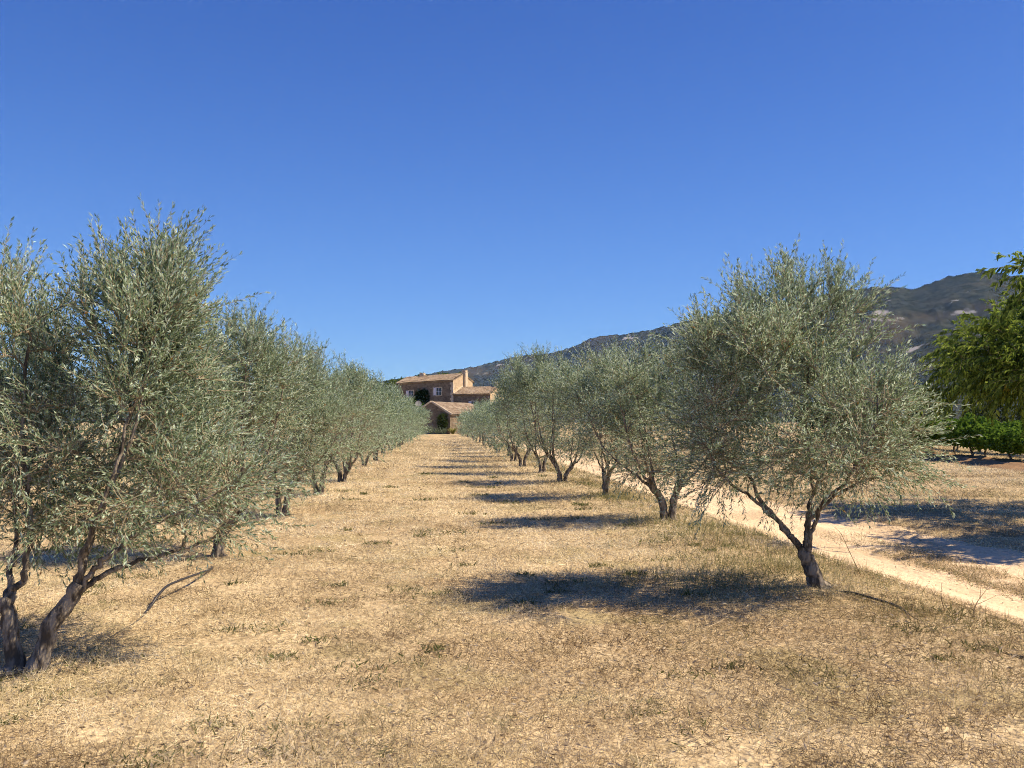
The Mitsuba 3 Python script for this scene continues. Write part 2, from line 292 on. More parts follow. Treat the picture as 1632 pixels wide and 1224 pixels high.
    sl = np.concatenate([(np.arange(k) + 0.6) / k for k in per]) + rng.normal(size=len(j)) * 0.02; sl = np.clip(sl, 0.04, 1.0)
    if kind is OLIVE:                                                    # the lower, inner shoots have dropped their leaves towards the base
        keep = ~((hgt[j] < 0.5) & (sl < 0.62 - 0.5 * hgt[j]) & (rng.random(len(j)) < 0.8)); j, sl = j[keep], sl[keep]
    b = at(j, sl); dd = dirn(j, sl)
    side = nrm(np.cross(dd, rng.normal(size=(len(j), 3))))
    ld = dd * 0.95 + side * 0.58 + rng.normal(size=(len(j), 3)) * 0.12 - np.array([0, 0, kind['droop'] * 1.3])
    m = len(j); mix = rng.random((m, 1)); pale = rng.random((m, 1)) < kind['pale_share']
    col = np.array(kind['dark']) * (1 - mix) + np.array(kind['green']) * mix
    col = np.where(pale, np.array(kind['green']) * (1 - mix) + np.array(kind['pale']) * mix, col)
    col = np.where(rng.random((m, 1)) < kind['odd_share'], np.array(kind['odd']), col) * (0.85 + 0.3 * rng.random((m, 1)))
    lm = Mesh()
    sc = 0.7 + 0.6 * rng.random(m)
    leaves(lm, b, ld, kind['leaf_len'] * size * sc, kind['leaf_w'] * size * (0.8 + 0.4 * rng.random(m)), rng, col, droop=kind['droop'] * 0.4)
    out['branches'] = bm.out('twig', smooth=False)
    out['crown'] = lm.out('leaf', smooth=False)
    for k2, shp in out.items():
        if key: place_part(key, k2, shp, to_world)
    return out

def place_part(key, name, shp, to_world=None):
    d = dict(shp)
    if to_world is not None: d['to_world'] = to_world
    part(f'{key}__{name}', d, **({'kind': 'stuff'} if name in ('crown', 'branches') else {}))

def tag(key, label, cat, group=None):
    assert len(label.split()) <= 16, label
    labels[key] = {'label': label, 'category': cat, **({'group': group} if group else {})}

GROUP = 'olive trees in rows beside the lane'
def gz(x, y): return float(ground_z(np.array([x]), np.array([y]))[0])

# the big near tree on the left: two stems from one foot
bx, by = -2.60, 5.87; bz = gz(bx, by) - 0.03
O = lambda *q: [np.array([bx, by, bz]) + np.array(v, float) for v in q]
k = number('olive_tree')
build_tree(k, 11,
    [(O((0, 0, 0), (0.05, 0.0, 0.24), (0.15, 0.02, 0.44), (0.23, 0.03, 0.58)), 0.060, 0.047,
      [O((0.27, 0.05, 0.85), (0.42, 0.08, 1.25), (0.55, 0.1, 1.65), (0.66, 0.12, 2.3)), O((0.40, 0.05, 0.74), (0.62, 0.12, 0.92), (0.85, 0.2, 1.04), (1.08, 0.3, 1.16)),
       O((0.45, 0.25, 0.66), (0.75, 0.4, 0.74), (1.1, 0.5, 0.85)), O((0.25, 0.2, 0.9), (0.3, 0.5, 1.4), (0.35, 0.6, 2.0)), O((0.33, -0.04, 0.95), (0.48, -0.04, 1.35), (0.56, 0.05, 1.85))]),
     (O((-0.165, 0.03, 0), (-0.17, 0.02, 0.22), (-0.2, 0.02, 0.40), (-0.23, 0.02, 0.50)), 0.054, 0.042,
      [O((-0.12, 0.05, 0.66), (-0.12, 0.1, 1.0), (-0.2, 0.12, 1.6), (-0.15, 0.1, 2.2)), O((-0.4, 0.0, 0.58), (-0.6, -0.05, 0.8), (-0.9, 0, 1.2)), O((-0.3, 0.3, 0.8), (-0.5, 0.6, 1.3))])],
    [(np.array([bx + 0.55, by + 0.5, 2.02]), (0.42, 0.75, 0.64), 2.4), (np.array([bx + 0.46, by + 0.5, 1.5]), (0.52, 0.9, 0.5), 2.3), (np.array([bx + 0.92, by + 0.25, 1.1]), (0.36, 0.5, 0.32), 0.8),
     (np.array([bx - 0.40, by + 0.4, 2.05]), (0.34, 0.7, 0.68), 1.9), (np.array([bx - 0.35, by + 0.3, 1.3]), (0.55, 0.8, 0.5), 1.6), (np.array([bx + 0.2, by + 0.35, 2.2]), (0.2, 0.35, 0.5), 0.6), (np.array([bx + 0.2, by + 0.3, 1.1]), (0.9, 0.85, 0.36), 2.0), (np.array([bx + 0.6, by + 0.35, 2.4]), (0.26, 0.4, 0.46), 1.1)],
    430, 12, 0.0165, size=1.0, low=0.66, limb_r=1.1, clump=0.8)
tag(k, 'large two-stemmed olive tree nearest on the left, grey trunks bare at the foot', 'olive tree', GROUP)

# the near tree on the right, one leaning trunk that forks low
bx, by = 3.54, 7.9; bz = gz(bx, by) - 0.03
k = number('olive_tree')
build_tree(k, 23,
    [(O((0, 0, 0), (-0.05, 0.0, 0.15), (-0.11, 0.0, 0.29), (-0.14, 0.0, 0.38)), 0.08, 0.058,
      [O((-0.27, 0.0, 0.5), (-0.40, 0.02, 0.66), (-0.62, 0.05, 0.86), (-0.95, 0.1, 1.15), (-1.1, 0.1, 1.6)),
       O((-0.105, 0.0, 0.55), (-0.06, 0.0, 0.72), (-0.03, 0.05, 1.0), (-0.04, 0.1, 1.6), (0.0, 0.1, 2.4)),
       O((-0.08, 0.0, 0.66), (0.1, -0.08, 0.86), (0.32, -0.12, 1.0), (0.62, -0.15, 1.12), (0.75, -0.15, 1.45)),
       O((-0.45, 0.3, 0.85), (-0.55, 0.6, 1.4), (-0.5, 0.7, 1.9)), O((-0.07, -0.3, 0.85), (0.2, -0.55, 1.3), (0.3, -0.6, 1.8)),
       O((0.0, 0.15, 0.8), (0.25, 0.3, 1.2), (0.55, 0.35, 1.8))])],
    [(np.array([bx - 0.08, by, 2.27]), (0.56, 1.05, 0.74), 2.8), (np.array([bx - 0.78, by + 0.1, 2.05]), (0.45, 1.1, 0.75), 2.1), (np.array([bx + 0.44, by, 1.75]), (0.4, 0.9, 0.7), 1.9),
     (np.array([bx - 0.22, by, 1.3]), (0.9, 1.25, 0.42), 2.5), (np.array([bx - 1.05, by + 0.1, 1.35]), (0.42, 0.6, 0.55), 0.9), (np.array([bx + 0.72, by - 0.1, 1.3]), (0.24, 0.4, 0.4), 0.6)],
    420, 11, 0.0165, size=1.03, low=0.8, clump=0.45)
tag(k, 'wide olive tree nearest on the right, dark leaning trunk forked low beside the sandy track', 'olive tree', GROUP)

def generic(seed, nstem, h, rx, low, detail, lean=0.0):
    """A round low olive at the origin: detail 3 (near) to 0 (far end of the rows)."""
    rng = np.random.default_rng(seed); stems = []
    for s in range(nstem):
        az = rng.random() * 6.28 if nstem == 1 else 3.1416 * s + rng.normal() * 0.4 + s * 0.6
        f = np.array([math.cos(az), math.sin(az), 0]); b0 = f * (0.07 if nstem > 1 else 0)
        zf = 0.42 + 0.28 * rng.random(); tip = b0 + f * (0.12 + 0.1 * rng.random()) + np.array([lean * 0.3, 0, zf])
        limbs = []
        for q in range(3 if nstem > 1 else 5):
            a2 = az + (q - 1) * (1.0 if nstem > 1 else 1.26) + rng.normal() * 0.25; g = np.array([math.cos(a2), math.sin(a2), 0])
            rr = rx * (0.35 + 0.4 * rng.random()); zz = h * (0.45 + 0.28 * rng.random())
            limbs.append([tip + g * rr * 0.35 + [0, 0, 0.22], tip + g * rr * 0.75 + [lean * 0.3, 0, (zz - zf) * 0.5], tip + g * rr + [lean * 0.6, 0, zz - zf]])
        limbs.append([tip + [0.02, 0.05, 0.3], tip + [lean * 0.4, -0.05, 0.8], tip + [lean, 0, h * 0.72 - zf]])
        stems.append(([b0 + [0, 0, -0.05], b0 + f * 0.03 + [0, 0, zf * 0.5], tip], 0.085 if nstem == 1 else 0.062, 0.058 if nstem == 1 else 0.048, limbs))
    lobes = [(np.array([lean * 0.5, 0, h * 0.52]), (rx, rx, h * 0.3), 3.0), (np.array([lean, 0, h * 0.74]), (rx * 0.62, rx * 0.62, h * 0.22), 1.7), (np.array([lean * 0.3, 0, low + 0.42]), (rx * 0.9, rx * 0.9, 0.38), 1.3)]
    for q in range(4):
        a = rng.random() * 6.28
        lobes.append((np.array([lean + math.cos(a) * rx * 0.55, math.sin(a) * rx * 0.55, h * (0.6 + 0.18 * rng.random())]), (rx * 0.38, rx * 0.38, h * 0.2), 0.55))
    n_tips, n_tw, step, size, sides, thin = {3: (260, 9, 0.021, 1.28, 8, True), 2: (190, 8, 0.028, 1.65, 7, True), 1: (100, 7, 0.04, 2.5, 5, False), 0: (50, 6, 0.06, 4.0, 4, False)}[detail]
    return build_tree(None, seed, stems, lobes, n_tips, n_tw, step, size=size, sides=sides, low=low, thin=thin)

VAR = {(3, i): generic(100 + i, *a, 3, le) for i, (a, le) in enumerate((((2, 2.95, 1.05, 0.55), -0.2), ((1, 3.5, 1.08, 0.45), 0.28), ((2, 3.35, 1.0, 0.8), 0.0)))}
VAR |= {(2, i): generic(200 + i, *a, 2) for i, a in enumerate(((2, 3.1, 1.08, 0.6), (3, 3.3, 1.15, 0.5), (2, 3.6, 1.05, 0.6)))}
VAR |= {(1, i): generic(300 + i, 2, 3.2 + 0.2 * i, 1.2, 0.45, 1) for i in range(3)}
VAR |= {(0, i): generic(400 + i, 1, 3.2 + 0.2 * i, 1.3, 0.4, 0) for i in range(3)}

def put(var, x, y, rot, s, label, name='olive_tree', cat='olive tree', group=GROUP):
    k = number(name); w = T().translate([x, y, gz(x, y)]).scale([s, s, s * (1 + 0.06 * math.sin(x * 7.3 + y * 3.1))]).rotate([0, 0, 1], rot).scale([1 + 0.09 * math.sin(y * 5.7), 1 - 0.09 * math.sin(y * 5.7), 1])
    for nm, shp in VAR[var].items(): place_part(k, nm, shp, w)
    tag(k, label, cat, group)

ORD = ['', 'first', 'second', 'third', 'fourth', 'fifth', 'sixth', 'seventh', 'eighth', 'ninth', 'tenth', 'eleventh', 'twelfth']
rng = np.random.default_rng(5)
right = [(3.56, 13.45), (3.42, 17.9), (3.1, 22.1), (3.05, 26.2)]; left = [(-2.66, 10.6), (-2.7, 15.0), (-2.7, 19.3), (-2.62, 23.1)]
while right[-1][1] < 103: right.append((3.0 + rng.normal() * 0.12 - right[-1][1] * 0.003, right[-1][1] + 4.3 + rng.normal() * 0.15))
while left[-1][1] < 104: left.append((-2.75 + rng.normal() * 0.12 - left[-1][1] * 0.002, left[-1][1] + 4.2 + rng.normal() * 0.15))
special = {('right', 2): 'low-branched olive tree second in the right row, its foot in tall weeds by the track', ('right', 3): 'olive tree third in the right row, standing on two upright stems',
           ('left', 2): 'bushy olive tree second in the left row, its skirts reaching the dry grass', ('left', 3): 'olive tree third in the left row, on a cluster of short dark stems'}
for side, row in (('right', right), ('left', left)):
    for q, (x, y) in enumerate(row, 2):
        det = 3 if y < 18.5 else 2 if y < 31 else 1 if y < 62 else 0
        lab = special.get((side, q)) or (f'{ORD[q]} olive tree from the viewer in the {side} row along the lane' if q <= 12 else f'distant olive tree merging into the far end of the {side} row')
        v = (det, {('right', 2): 0, ('right', 3): 2, ('left', 2): 1, ('left', 3): 0}.get((side, q), int(rng.integers(3))))
        rot = {('right', 2): 0, ('right', 3): 75, ('left', 2): 0, ('left', 3): 200}.get((side, q), rng.random() * 360)
        s = {('right', 2): 1.0, ('right', 3): 1.0, ('left', 2): 0.86, ('left', 3): 0.95}.get((side, q), (1.0 - 0.25 * min(1, max(0, (y - 35) / 8)) if side == 'right' else 0.93) + rng.normal() * 0.035)
        put(v, x, y, rot, s, lab, group=GROUP if q <= 12 else f'distant olive trees at the end of the {side} row')
for q, y in enumerate(np.arange(9.5, 60, 4.6)):
    det = 2 if y < 18 else 1 if y < 34 else 0
    put((det, q % 3), -8.6 + rng.normal() * 0.2, y, rng.random() * 360, 0.98 + rng.normal() * 0.05, 'olive tree of the second row, seen behind the left row', group='olive trees of the second row behind the left row')

# ---------------------------------------------------------------- cherry trees by the vineyard
for q, (x, y, seed, lab) in enumerate(((11.9, 14.6, 51, 'green cherry tree with drooping leaves at the right edge, in front of the vineyard'), (11.35, 10.5, 52, 'nearer cherry tree just outside the right edge, only branch tips reaching into view'))):
    k = number('cherry_tree'); rg = np.random.default_rng(seed); z0 = gz(x, y) - 0.05; O = lambda *v: [np.array([x, y, z0]) + np.array(w, float) for w in v]
    limbs = []
    for a in np.linspace(0, 6.28, 9)[:-1]:
        a += rg.normal() * 0.2; g = (math.cos(a), math.sin(a)); up = 1.1 + 1.0 * rg.random()
        limbs.append(O((g[0] * 0.5, g[1] * 0.5, 1.6), (g[0] * 1.4, g[1] * 1.4, 1.9 + up * 0.35), (g[0] * 2.5, g[1] * 2.5, 1.9 + up * 0.8)))
    limbs.append(O((0.1, 0, 2.0), (0.2, 0.1, 2.9), (0.2, 0.2, 3.7)))
    if q == 1: limbs.append(O((-0.5, 0, 2.0), (-1.8, 0.2, 2.9), (-3.1, 0.38, 3.45), (-3.5, 0.4, 3.65)))
    c = np.array([x + 0.35, y, -0.5 if q else -0.6])
    build_tree(k, seed, [(O((0, 0, 0), (0.03, 0, 0.6), (0.05, 0, 1.2)), 0.15, 0.12, limbs)],
        [(c + [0, 0, 3.1], (2.9, 2.9, 1.3), 3), (c + [0.2, 0, 3.9], (1.6, 1.6, 0.9), 1.2), (c + [-2.2, -0.2, 3.3], (1.0, 1.2, 1.0), 1.0), (c + [-2.0, 0.6, 2.3], (1.2, 1.4, 0.6), 0.8)] + ([(c + [-3.75, 0.4, 4.05], (0.45, 0.3, 0.2), 0.08)] if q else [(c + [-1.9, 0.0, 3.55], (0.35, 0.6, 0.75), 0.3), (c + [-1.0, 0.0, 3.5], (0.35, 0.6, 0.8), 0.3)]),
        270, 8, 0.034, kind=CHERRY, low=2.2, twig_len=(0.35, 0.75), limb_r=0.8, sides=8)
    tag(k, lab, 'cherry tree')

# ---------------------------------------------------------------- vineyard
def vine_variant(seed):
    rg = np.random.default_rng(seed); m = Mesh()
    p = smooth_path([(0, 0, -0.05), (0.06 * rg.normal(), 0.05, 0.25), (0.12 * rg.normal(), 0.0, 0.55), (0.2 * rg.normal(), 0.1, 0.8)], 10)
    m.tube(p, np.linspace(0.055, 0.035, 10), 7, rough=0.25, seed=seed)
    for sg in (-1, 1): m.tube(smooth_path([p[-3], p[-1] + [0.1, sg * 0.3, 0.15], p[-1] + [0.1, sg * 0.9, 0.25]], 8), np.linspace(0.03, 0.012, 8), 5)
    n = 4200; u = nrm(rg.normal(size=(n, 3))) * (rg.random(n) ** 0.3)[:, None]
    b = u * [0.75, 1.75, 0.55] + [0, 0, 1.05]; b += (meshkit.noise(b * 2.6, seed)[:, None] - 0.5) * 0.5 * u
    b = b[b[:, 2] > 0.5 + 0.25 * rg.random(len(b))]; n = len(b)
    mx_ = rg.random((n, 1)); col = np.array([0.05, 0.11, 0.016]) * (1 - mx_) + np.array([0.17, 0.28, 0.04]) * mx_
    lm = Mesh(); leaves(lm, b, rg.normal(size=(n, 3)) + [0, 0, -0.3], 0.15, 0.14, rg, col, fold=0.12)
    return {'trunk': m.out('bark', smooth=True, colored=False), 'crown': lm.out('leaf')}
for i in range(3): VAR[('vine', i)] = vine_variant(70 + i)
q = 0
for line, (x0, n0, n1) in enumerate(((15.35, 29.8, 52), (17.9, 27, 54), (20.5, 33, 58))):
    for y in np.arange(n0, n1, 3.35):
        x = x0 + 0.18 * y
        put(('vine', q % 3), x + rng.normal() * 0.1, y, (rng.integers(2) * 180) - 10, 1.0 + rng.normal() * 0.05,
            (['front', 'second', 'third', 'fourth', 'fifth', 'sixth', 'seventh'][q] + ' leafy grapevine of the nearest vineyard row, counted from the right edge') if line == 0 else 'leafy green grapevine in a vineyard row behind the nearest one', 'grapevine', 'grapevine',
            'grapevines of the nearest vineyard row' if line == 0 else 'grapevines of the rows behind'); q += 1
sy, sx = np.arange(14, 60, 0.2), np.linspace(-1.3, 1.3, 22)
SX, SY = np.meshgrid(sx, sy, indexing='ij'); BX = 15.1 + 0.18 * SY + SX
BZ = ground_z(BX, SY) + 0.004 + np.clip(1 - (SX / 1.3) ** 2, 0, 1) * (0.10 + 0.16 * meshkit.fbm(np.stack([BX * 1.8, SY * 1.8, 0 * SX], -1), 3, 3)) + 0.05 * np.sin(SX * 9) * np.clip(1 - (SX / 1.2) ** 2, 0, 1)
part('tilled_soil', mikit.ply((np.stack([BX, SY, BZ], -1).reshape(-1, 3), grid_faces(*BX.shape)), 'soil', smooth=True), kind='structure', label='tilled brown soil bank under the first vine row')

# ---------------------------------------------------------------- farmhouse, wing, barn
A, B, UP = np.array([0.874, -0.482, 0]), np.array([0.482, 0.874, 0]), np.array([0, 0, 1.0])
def quads(key, polys, bsdf, **props):
    m = Mesh()
    for p in polys:
        p = [np.asarray(v, float) for v in p]
        m.add(p, [[0, i, i + 1] for i in range(1, len(p) - 1)])
    part(key, m.out(bsdf, colored=False), **props)
def roof_slope(m, e0, e1, r0, r1, thick=0.09, rows_per_m=4.6):
    """One slope from the eave e0-e1 up to the ridge r0-r1 as a sheet of half-round tile courses with an underside."""
    n = int(np.linalg.norm(e1 - e0) * rows_per_m); sub = 6; u = np.linspace(0, 1, n * sub + 1); courses = max(3, int(np.linalg.norm(r0 - e0) / 0.45))
    nn = nrm(np.cross(e1 - e0, r0 - e0)); nn = nn if nn[2] > 0 else -nn
    t = []
    for c in range(courses): t += [(c / courses, 0.05), ((c + 0.97) / courses, 0.0)]
    h = np.abs(np.cos(u * n * np.pi)) * 0.075
    jit = 0.02 * meshkit.noise(np.stack([u * n * 0.5, u * 0, u * 0], -1), 3)
    V = np.array([(e0 + (e1 - e0) * u[:, None]) * (1 - tt) + (r0 + (r1 - r0) * u[:, None]) * tt + nn * (thick + hh + h + jit)[:, None] for tt, hh in t])
    m.add(V.reshape(-1, 3), grid_faces(len(t), len(u)))
    m.add([e0, e1, r1, r0], [[0, 1, 2, 3]])
    for p, q in ((e0, e1), (e1, r1), (r0, e0)): m.add([p, q, q + nn * thick, p + nn * thick], [[0, 1, 2, 3]])
def gabled(key, c0, L, W, z_eave, z_ridge, along, sag=0.0, over=0.25):
    """c0: front right corner; the front runs back along -A for L, the depth along B for W. along: ridge along 'A' or 'B'."""
    P = lambda a, b, z: c0 + A * a + B * b + UP * z
    s = lambda a: -sag * (-a / L) if along == 'A' else 0.0
    if along == 'A':
        walls = [[P(0, 0, -0.2), P(0, 0, z_eave), P(-L, 0, z_eave + s(-L)), P(-L, 0, -0.2)], [P(0, W, -0.2), P(0, W, z_eave), P(-L, W, z_eave + s(-L)), P(-L, W, -0.2)],
                 [P(0, 0, -0.2), P(0, W, -0.2), P(0, W, z_eave), P(0, W / 2, z_ridge), P(0, 0, z_eave)], [P(-L, 0, -0.2), P(-L, W, -0.2), P(-L, W, z_eave + s(-L)), P(-L, W / 2, z_ridge + s(-L)), P(-L, 0, z_eave + s(-L))]]
        k = (z_ridge - z_eave) / (W / 2) * over
        slopes = [(P(0.12, -over, z_eave - k), P(-L - 0.15, -over, z_eave + s(-L) - k), P(0.12, W / 2, z_ridge), P(-L - 0.15, W / 2, z_ridge + s(-L))),
                  (P(0.12, W + over, z_eave - k), P(-L - 0.15, W + over, z_eave + s(-L) - k), P(0.12, W / 2, z_ridge), P(-L - 0.15, W / 2, z_ridge + s(-L)))]
    else:
        walls = [[P(0, 0, -0.2), P(0, W, -0.2), P(0, W, z_eave), P(0, 0, z_eave)], [P(-L, 0, -0.2), P(-L, W, -0.2), P(-L, W, z_eave), P(-L, 0, z_eave)],
                 [P(0, 0, -0.2), P(0, 0, z_eave), P(-L / 2, 0, z_ridge), P(-L, 0, z_eave), P(-L, 0, -0.2)], [P(0, W, -0.2), P(0, W, z_eave), P(-L / 2, W, z_ridge), P(-L, W, z_eave), P(-L, W, -0.2)]]
        k = (z_ridge - z_eave) / (L / 2) * over
        slopes = [(P(over, -0.12, z_eave - k), P(over, W + 0.15, z_eave - k), P(-L / 2, -0.12, z_ridge), P(-L / 2, W + 0.15, z_ridge)),
                  (P(-L - over, -0.12, z_eave - k), P(-L - over, W + 0.15, z_eave - k), P(-L / 2, -0.12, z_ridge), P(-L / 2, W + 0.15, z_ridge))]
    return P, walls, slopes

C0 = np.array([1.56, 126.3, 0.0])
P, walls, slopes = gabled('farmhouse', C0, 9.5, 6.4, 7.7, 8.75, 'A', sag=0.35)
quads('farmhouse__wall', walls[:2] + walls[3:], 'rubble_stone')
quads('farmhouse__gable_wall', walls[2:3], 'sunlit_stone', label='gable wall with sunlight painted into its pale stone')
m = Mesh(); [roof_slope(m, *s) for s in slopes]
part('farmhouse__roof', m.out('clay_tile', colored=False), label='main tiled roof of the farmhouse')
Q, walls_w, slopes_w = gabled('farmhouse', C0 + A * 6.0 + B * 0.15, 5.98, 5.1, 5.6, 6.65, 'A')
quads('farmhouse__wing_wall', walls_w[:2] + walls_w[3:], 'rubble_stone')
quads('farmhouse__wing_gable', walls_w[2:3], 'sunlit_stone', label='wing gable with sunlight painted into its pale stone')
m = Mesh(); [roof_slope(m, *s) for s in slopes_w]
part('farmhouse__roof_001', m.out('clay_tile', colored=False), label='lower tiled roof of the right wing')
def box_part(key, o, a, b, h, bsdf, **kw):
    m = Mesh(); m.box(o, a, b, h); part(key, m.out(bsdf, colored=False), **kw)
def chimney(key, o, a, b, z0, z1, cap=True):
    m = Mesh(); m.box(o + UP * z0, A * a, B * b, UP * (z1 - z0))
    m.box(o - A * 0.06 - B * 0.06 + UP * z1, A * (a + 0.12), B * (b + 0.12), UP * 0.1)
    if cap:
        for i in (0.05, a - 0.2): m.box(o + A * i + B * 0.05 + UP * (z1 + 0.1), A * 0.15, B * (b - 0.1), UP * 0.16)
        m.box(o + UP * (z1 + 0.26), A * a, B * b, UP * 0.07)
    part(key, m.out('limestone', colored=False))
chimney('farmhouse__roof__chimney', C0 + A * -7.4 + B * 2.9, 0.75, 0.55, 8.2, 8.75)
chimney('farmhouse__roof__chimney_001', C0 + A * -0.25 + B * 3.3, 0.62, 0.75, 6.4, 9.0)
chimney('farmhouse__roof_001__chimney', C0 + A * 5.65 + B * 2.55, 0.3, 0.3, 6.4, 7.35, cap=False)
for key, z0, z1, b in (('farmhouse__quoin', -0.2, 7.55, 0.0),):
    m = Mesh()
    for i, z in enumerate(np.arange(z0, z1 - 0.3, 0.38)): w = 0.5 if i % 2 else 0.32; m.box(C0 + A * (0.025 - w) - B * 0.025 + UP * z, A * w, B * (0.82 - w), UP * 0.36)
    part(key, m.out('limestone', colored=False), label='pale dressed corner stones')
# the pale mortar flashing where the wing's roof meets the gable
m = Mesh(); f0, f1 = C0 + A * 0.02 + B * -0.05 + UP * 5.62, C0 + A * 0.02 + B * 2.75 + UP * 6.75
m.box(f0, A * 0.22, f1 - f0, UP * 0.2); part('farmhouse__flashing', m.out('limestone', colored=False))
m = Mesh()
for i in range(4): m.box(C0 + A * (0.02) + B * (0.5 + i * 1.6) + UP * (7.72 + 1.0 * (1 - abs(0.5 + i * 1.6 - 3.2) / 3.2)), A * 0.16, B * 1.3, UP * 0.1)
def window(holder, k, a, z, w, h, c0=C0, shutter=True):
    o = c0 + A * a + UP * z; key = f'{holder}__{k}'
    m = Mesh(); t = 0.12                                             # stone surround
    m.box(o + A * (-t) - B * 0.03 + UP * (-t), A * t, B * 0.1, UP * (h + 2 * t)); m.box(o + A * w - B * 0.03 + UP * (-t), A * t, B * 0.1, UP * (h + 2 * t))
    m.box(o - B * 0.03 + UP * h, A * w, B * 0.1, UP * t); m.box(o - B * 0.06 - UP * t, A * w, B * 0.12, UP * t)
    part(key, m.out('limestone', colored=False))
    box_part(key + '__pane', o - B * 0.008, A * w, B * 0.02, UP * h, 'window_glass')
    m = Mesh(); m.box(o + A * (w / 2 - 0.03) - B * 0.03, A * 0.06, B * 0.02, UP * h); m.box(o + A * 0 - B * 0.028 + UP * h * 0.5, A * w, B * 0.018, UP * 0.05)
    part(key + '__frame', m.out('white_paint', colored=False))
    if shutter:
        for i, s in enumerate(((-w * 0.62 - 0.02), )):
            m = Mesh(); m.box(o + A * s - B * 0.08, A * w * 0.6, B * 0.04, UP * h)
            for zz in np.arange(0.08, h - 0.05, 0.16): m.box(o + A * (s + 0.04) - B * 0.1 + UP * zz, A * (w * 0.6 - 0.08), B * 0.02, UP * 0.1)
            part(key + '__shutter', m.out('white_paint', colored=False))
window('farmhouse', 'window', -7.5, 5.2, 0.75, 1.05)
window('farmhouse', 'window_001', -2.75, 5.5, 0.8, 1.1)
window('farmhouse', 'window_002', 3.0, 3.6, 0.7, 0.95, c0=C0 + A * 0 + B * 0.15)
tag('farmhouse', 'two-storey stone farmhouse with tiled roofs and pale chimneys at the end of the lane', 'farmhouse')

BC = np.array([-1.4, 112.5, 0.0]) + A * 2.75
P, walls, slopes = gabled('stone_barn', BC, 5.5, 10.8, 2.55, 4.1, 'B')
quads('stone_barn__wall', walls, 'rubble_stone')
m = Mesh(); [roof_slope(m, *s) for s in slopes]
part('stone_barn__roof', m.out('clay_tile', colored=False))
m = Mesh()
for s in slopes: m.box(s[0] - B * 0.02 + UP * 0.02, B * 0.22, s[2] - s[0], nrm(np.cross(B, s[2] - s[0])) * (1 if np.cross(B, s[2] - s[0])[2] > 0 else -1) * 0.22)
part('stone_barn__roof__verge', m.out('limestone', colored=False), label='pale mortared gable edge catching the sun')
tag('stone_barn', 'low stone barn with a gabled tile roof in front of the farmhouse', 'barn')

def leafy(key, c, rad, n, size, cols, seed, label, cat, trunk=None, solid=0.3, parts=True):
    rg = np.random.default_rng(seed); u = nrm(rg.normal(size=(n, 3))) * (rg.random(n) ** solid)[:, None]
    k = 1 + 0.7 * (meshkit.fbm(u * 2.3 + seed, 3, seed) - 0.5)
    b = np.array(c) + u * k[:, None] * np.array(rad); t = rg.random((n, 1))
    lm = Mesh(); leaves(lm, b, rg.normal(size=(n, 3)), size * (0.6 + 0.8 * rg.random(n)), size * 0.55, rg, np.array(cols[0]) * (1 - t) + np.array(cols[1]) * t)
    k = number(key)
    if trunk:
        m = Mesh(); m.tube(smooth_path([trunk, (np.array(trunk) + c) / 2 + [0.2, 0, 0], c], 8), np.linspace(trunk[2] + 0.3, 0.08, 8), 7)
        part(k + '__trunk', m.out('bark', smooth=True, colored=False)); part(k + '__crown', lm.out('leaf'), kind='stuff')
    else: part(k + '__leaves' if parts else k, lm.out('leaf'), **({'kind': 'stuff'} if parts else {}))
    tag(k, label, cat)
GC = ((0.04, 0.08, 0.016), (0.15, 0.2, 0.04))
leafy('garden_tree', (-7.2, 141, 6.2), (2.6, 2.6, 2.6), 3500, 0.35, GC, 61, 'yellow-green tree at the left end of the farmhouse', 'tree', trunk=(-7.2, 141, 0.0))
for i, (px, z, rr, lb) in enumerate(((-3.6, 7.9, 1.7, 'left'), (0.2, 8.3, 1.6, 'middle'), (2.9, 8.6, 1.3, 'right'))):
    leafy('garden_tree', (px, 147, z), (rr, rr, rr), 1500, 0.35, GC, 63 + i, f'tree top showing above the farmhouse roof, {lb} of three', 'tree', trunk=(px, 147, 0.0))
leafy('wall_ivy', C0 + A * -5.0 - B * 0.35 + UP * 4.6, (1.5, 0.55, 1.9), 2600, 0.26, ((0.012, 0.03, 0.009), (0.03, 0.06, 0.016)), 71, 'dark ivy climbing the farmhouse wall between two windows', 'ivy')
leafy('shrub', (-4.3, 121.5, 3.4), (1.9, 1.2, 1.4), 1800, 0.28, ((0.03, 0.07, 0.014), (0.08, 0.13, 0.03)), 72, 'green shrub behind the satellite dish and barn gable', 'shrub', trunk=(-4.3, 121.5, 0.0))
leafy('climbing_vine', BC + A * -0.9 - B * 0.4 + UP * 1.6, (0.75, 0.35, 1.1), 1100, 0.2, ((0.03, 0.06, 0.014), (0.1, 0.13, 0.04)), 73, 'green creeper climbing the right side of the barn gable', 'creeper')
leafy('cypress', (-8.2, 103, 4.0), (0.6, 0.6, 3.0), 1800, 0.25, ((0.02, 0.035, 0.012), (0.05, 0.07, 0.025)), 74, 'slim dark cypress rising behind the far left olive trees', 'cypress', trunk=(-8.2, 103, 0.0))
